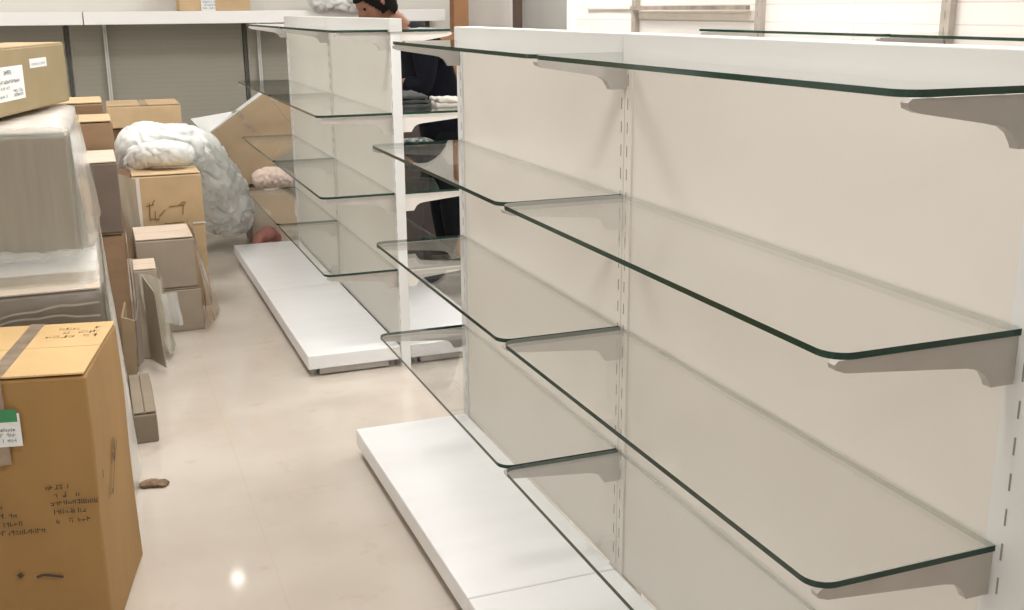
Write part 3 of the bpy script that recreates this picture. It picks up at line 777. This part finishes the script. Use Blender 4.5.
P0 = Vector((0, 0, 0))
person = thing('person', 'person in dark clothes bent over behind the second shelving unit, head down', 'person', (.026, .20, 0))
pel, sp, ch, nk, hd = (.575, 5.33, .90), (.54, 5.33, 1.06), (.455, 5.33, 1.25), (.335, 5.33, 1.415), (.27, 5.33, 1.49)
V = [pel, sp, ch, nk, hd]; Eg = [(0, 1), (1, 2), (2, 3), (3, 4)]; Rr = [(.085, .085), (.085, .085), (.10, .09), .055, .055]
for s in (-1, 1):
    b0 = len(V)
    V += [(.60, 5.33 + s * .09, .82), (.575, 5.33 + s * .10, .47), (.635, 5.33 + s * .105, .09)]
    Eg += [(0, b0), (b0, b0 + 1), (b0 + 1, b0 + 2)]; Rr += [.062, .05, .04]
    a0 = len(V)
    V += [(.42, 5.33 + s * .17, 1.34), (.40, 5.33 + s * .23, 1.10), (.39, 5.33 + s * .17, .98) if s > 0 else (.285, 5.33 - .16, 1.14)]
    Eg += [(2, a0), (a0, a0 + 1), (a0 + 1, a0 + 2)]; Rr += [.058, .044, .03]
body = skin_mesh('body', V, Eg, Rr, M['skin'], person)
# head: shaped sphere, face turned down towards the shelf
def head_mesh():
    bm = NB(); bmesh.ops.create_uvsphere(bm, u_segments=40, v_segments=28, radius=1)
    for v_ in bm.verts:
        x, y, z = v_.co    # face towards -x, up z
        X, Y_, Z = x * .098, y * .076, z * .118
        if z < 0: Y_ *= 1 - .28 * (-z) ** 1.5; X *= 1 - .12 * (-z)
        if x < 0:
            X -= .026 * math.exp(-((y / .16) ** 2) - ((z + .18) / .22) ** 2)     # nose
            X += .012 * sum(math.exp(-(((y - s * .40) / .18) ** 2) - ((z - .08) / .13) ** 2) for s in (-1, 1))   # eye sockets
            X -= .008 * math.exp(-((y / .3) ** 2) - ((z + .52) / .07) ** 2)      # lips
            X -= .008 * math.exp(-((y / .3) ** 2) - ((z + .85) / .14) ** 2)      # chin
            X -= .006 * math.exp(-((y / .6) ** 2) - ((z - .26) / .09) ** 2)      # brow
        for s in (-1, 1):
            e = math.exp(-(((x - .05) / .14) ** 2) - ((z + .02) / .24) ** 2)
            if y * s > 0: Y_ += s * .022 * e * min(1, abs(y))
        v_.co = (X, Y_, Z)
    return bm
hm = Matrix.Translation((.215, 5.32, 1.528)) @ Matrix.Rotation(math.radians(10), 4, 'Z') @ Matrix.Rotation(math.radians(-34), 4, 'Y')
hb_ = head_mesh()
for s in (-1, 1):
    pass
hb_.transform(hm)
# head belongs to the one continuous body mesh
tmp = bpy.data.meshes.new('h'); hb_.to_mesh(tmp); hb_.free()
bb = NB(); bb.from_mesh(body.data); bb.from_mesh(tmp)
for f in bb.faces: f.smooth = True
# hands (palm + five fingers) merged as well
def finger(bm, base, dirs, r0):
    p = Vector(base); prev = None; n = 8
    for i, dv in enumerate(dirs + [None]):
        r = r0 * (1 - .12 * i)
        t = Vector(dirs[min(i, len(dirs) - 1)]).normalized(); a = t.orthogonal().normalized(); c = t.cross(a)
        ring = [bm.verts.new(p + a * r * math.cos(2 * PI * k / n) + c * r * math.sin(2 * PI * k / n)) for k in range(n)]
        if prev:
            for k in range(n): f = bm.faces.new([prev[k], prev[(k + 1) % n], ring[(k + 1) % n], ring[k]]); f.smooth = True
        prev = ring
        if dv is not None: p = p + Vector(dv)
    bm.faces.new(prev)
def hand(bm, wrist, d):
    d = Vector(d).normalized(); side = d.cross(Vector((0, 0, 1))).normalized(); upv = side.cross(d)
    Mx = Matrix((( *d, ), (*side, ), (*upv, ))).transposed().to_4x4(); Mx.translation = Vector(wrist) + d * .045
    r = bmesh.ops.create_uvsphere(bm, u_segments=14, v_segments=10, radius=1, matrix=Mx @ Matrix.Diagonal((.055, .042, .017, 1)))
    for i, (o_, L) in enumerate(((-.030, .026), (-.010, .030), (.010, .028), (.029, .022))):
        b_ = Vector(wrist) + d * .085 + side * o_
        finger(bm, b_, [d * L * 1.2 - upv * .004, d * L - upv * .012, d * L * .6 - upv * .014], .0085)
    finger(bm, Vector(wrist) + d * .03 - side * .036, [d * .025 - side * .022, d * .026 - side * .006, d * .018], .010)
hand(bb, (.285, 5.17, 1.14), (-.6, -.1, -.12)); hand(bb, (.39, 5.50, .98), (-.2, -.1, -.9))
bb.to_mesh(body.data); bb.free()
# hair cap
bm = NB(); bmesh.ops.create_uvsphere(bm, u_segments=80, v_segments=60, radius=1)
kill = []
for v_ in bm.verts:
    x, y, z = v_.co
    if z < .38 - .82 * min(1, max(0, (x + .72) / .45)) - .4 * min(1, max(0, (x - .1) / .3)) - .25 * max(0, x) and not (x > .1 and z > -.55): kill.append(v_)
    r = 1 + .04 * noise.noise(Vector((x * 9, y * 9, z * 9)))
    v_.co = (x * .108 * r + .002, y * .088 * r, z * .130 * r)
bmesh.ops.delete(bm, geom=kill, context='VERTS'); bm.transform(hm)
obj('hair', bm, M['hair'], person, True)
for s in (-1, 1):
    bm = NB(); bmesh.ops.create_uvsphere(bm, u_segments=10, v_segments=8, radius=.011, matrix=hm @ Matrix.Translation((-.074, s * .030, .010))); obj('eye', bm, M['hair'], person, True)
# jacket + trousers follow the body
JV = [(.585, 5.33, .76), (.54, 5.33, 1.06), (.46, 5.33, 1.25), (.352, 5.33, 1.395)]; JE = [(0, 1), (1, 2), (2, 3)]; JR = [(.17, .15), (.155, .13), (.178, .125), .075]
for s in (-1, 1):
    a0 = len(JV)
    JV += [(.425, 5.33 + s * .175, 1.335), (.40, 5.33 + s * .235, 1.10), (.39, 5.33 + s * .175, 1.01) if s > 0 else (.30, 5.33 - .17, 1.135)]
    JE += [(2, a0), (a0, a0 + 1), (a0 + 1, a0 + 2)]; JR += [.074, .058, .046]
skin_mesh('jacket', JV, JE, JR, M['navy'], person)
TV = [(.58, 5.33, .90)]; TE = []; TR = [(.145, .12)]
for s in (-1, 1):
    b0 = len(TV); TV += [(.60, 5.33 + s * .09, .80), (.578, 5.33 + s * .10, .47), (.635, 5.33 + s * .105, .10)]
    TE += [(0, b0), (b0, b0 + 1), (b0 + 1, b0 + 2)]; TR += [.105, .080, .066]
skin_mesh('trousers', TV, TE, TR, M['black'], person)
for s in (-1, 1):
    bm = NB(); bmesh.ops.create_uvsphere(bm, u_segments=18, v_segments=12, radius=1, matrix=Matrix.Translation((.585, 5.33 + s * .105, .045)) @ Matrix.Diagonal((.125, .048, .045, 1)))
    for v_ in bm.verts: v_.co.z = max(.001, v_.co.z)
    obj('shoe', bm, M['shoe'], person, True)

# ------------------------------------------------------------------ lamps
def area(x, y, size, power, name='lamp_light', colr=(1, .972, .935)):
    L = bpy.data.lights.new(name, 'AREA'); L.shape = 'SQUARE'; L.size = size; L.energy = power; L.color = colr
    o = bpy.data.objects.new(name, L); col.objects.link(o); o.location = (x, y, ZC - .035); return o
lamps = [(-1.9, -1.2, 14), (-.75, 1.3, 32), (.9, 1.2, 26), (-.75, 3.6, 34), (.9, 3.6, 32), (-1.0, 5.6, 32), (.9, 5.7, 34), (-2.3, 6.9, 22), (.95, 6.2, 20)]  # panels added out of view to brighten aisle, cartons and back wall
for i, (x, y, pw) in enumerate(lamps):
    t = thing('added_ceiling_light', 'unseen square white ceiling light panel added to light the room', 'ceiling light', (x, y, ZC), 0, 'added square ceiling light panels')
    bm = NB(); bx(bm, -.31, .31, -.31, .31, -.02, -.001); obj('frame', bm, M['white_metal'], t)
    bm = NB(); bx(bm, -.28, .28, -.28, .28, -.024, -.0205); obj('diffuser', bm, M['lamp'], t)
    L = area(x, y, .55, pw)
t = thing('downlight', 'round ceiling downlight over the back wall unit, mirrored in the floor', 'downlight', (-.445, 7.87, ZC))
bm = NB(); bmesh.ops.create_cone(bm, cap_ends=True, segments=28, radius1=.10, radius2=.10, depth=.012, matrix=Matrix.Translation((0, 0, -.007))); obj('rim', bm, M['white_metal'], t)
bm = NB(); bmesh.ops.create_cone(bm, cap_ends=True, segments=28, radius1=.046, radius2=.046, depth=.004, matrix=Matrix.Translation((0, 0, -.0155))); obj('diffuser', bm, M['spot'], t)

w = bpy.data.worlds.new('world'); scene.world = w; w.use_nodes = True
w.node_tree.nodes['Background'].inputs['Color'].default_value = (.9, .93, 1, 1)
w.node_tree.nodes['Background'].inputs['Strength'].default_value = .3

# ------------------------------------------------------------------ camera
yaw, pitch, roll, fpx = .36600547898952324, .26725413017218075, -.0077027584294165905, 1083.38
cam = bpy.data.cameras.new('camera'); co = bpy.data.objects.new('camera', cam); col.objects.link(co)
cam.sensor_fit = 'HORIZONTAL'; cam.sensor_width = 36; cam.lens = fpx / 1024 * 36; cam.clip_start = .05
f0 = Vector((math.sin(yaw), math.cos(yaw), 0)); r0 = Vector((math.cos(yaw), -math.sin(yaw), 0)); u0 = Vector((0, 0, 1))
fw = f0 * math.cos(pitch) - u0 * math.sin(pitch); up_ = u0 * math.cos(pitch) + f0 * math.sin(pitch)
R = r0 * math.cos(roll) + up_ * math.sin(roll); U = up_ * math.cos(roll) - r0 * math.sin(roll)
mw = Matrix((( R.x, U.x, -fw.x, -1.1498), (R.y, U.y, -fw.y, 0), (R.z, U.z, -fw.z, 1.4908), (0, 0, 0, 1)))
co.matrix_world = mw
scene.camera = co

vs_ = scene.view_settings
vs_.view_transform = 'Standard'; vs_.look = 'None'; vs_.gamma = 1; vs_.use_curve_mapping = False
vs_.exposure = -0.66
scene.cycles.use_denoising = True
scene.cycles.max_bounces = 10; scene.cycles.transparent_max_bounces = 32; scene.cycles.diffuse_bounces = 5; scene.cycles.glossy_bounces = 5
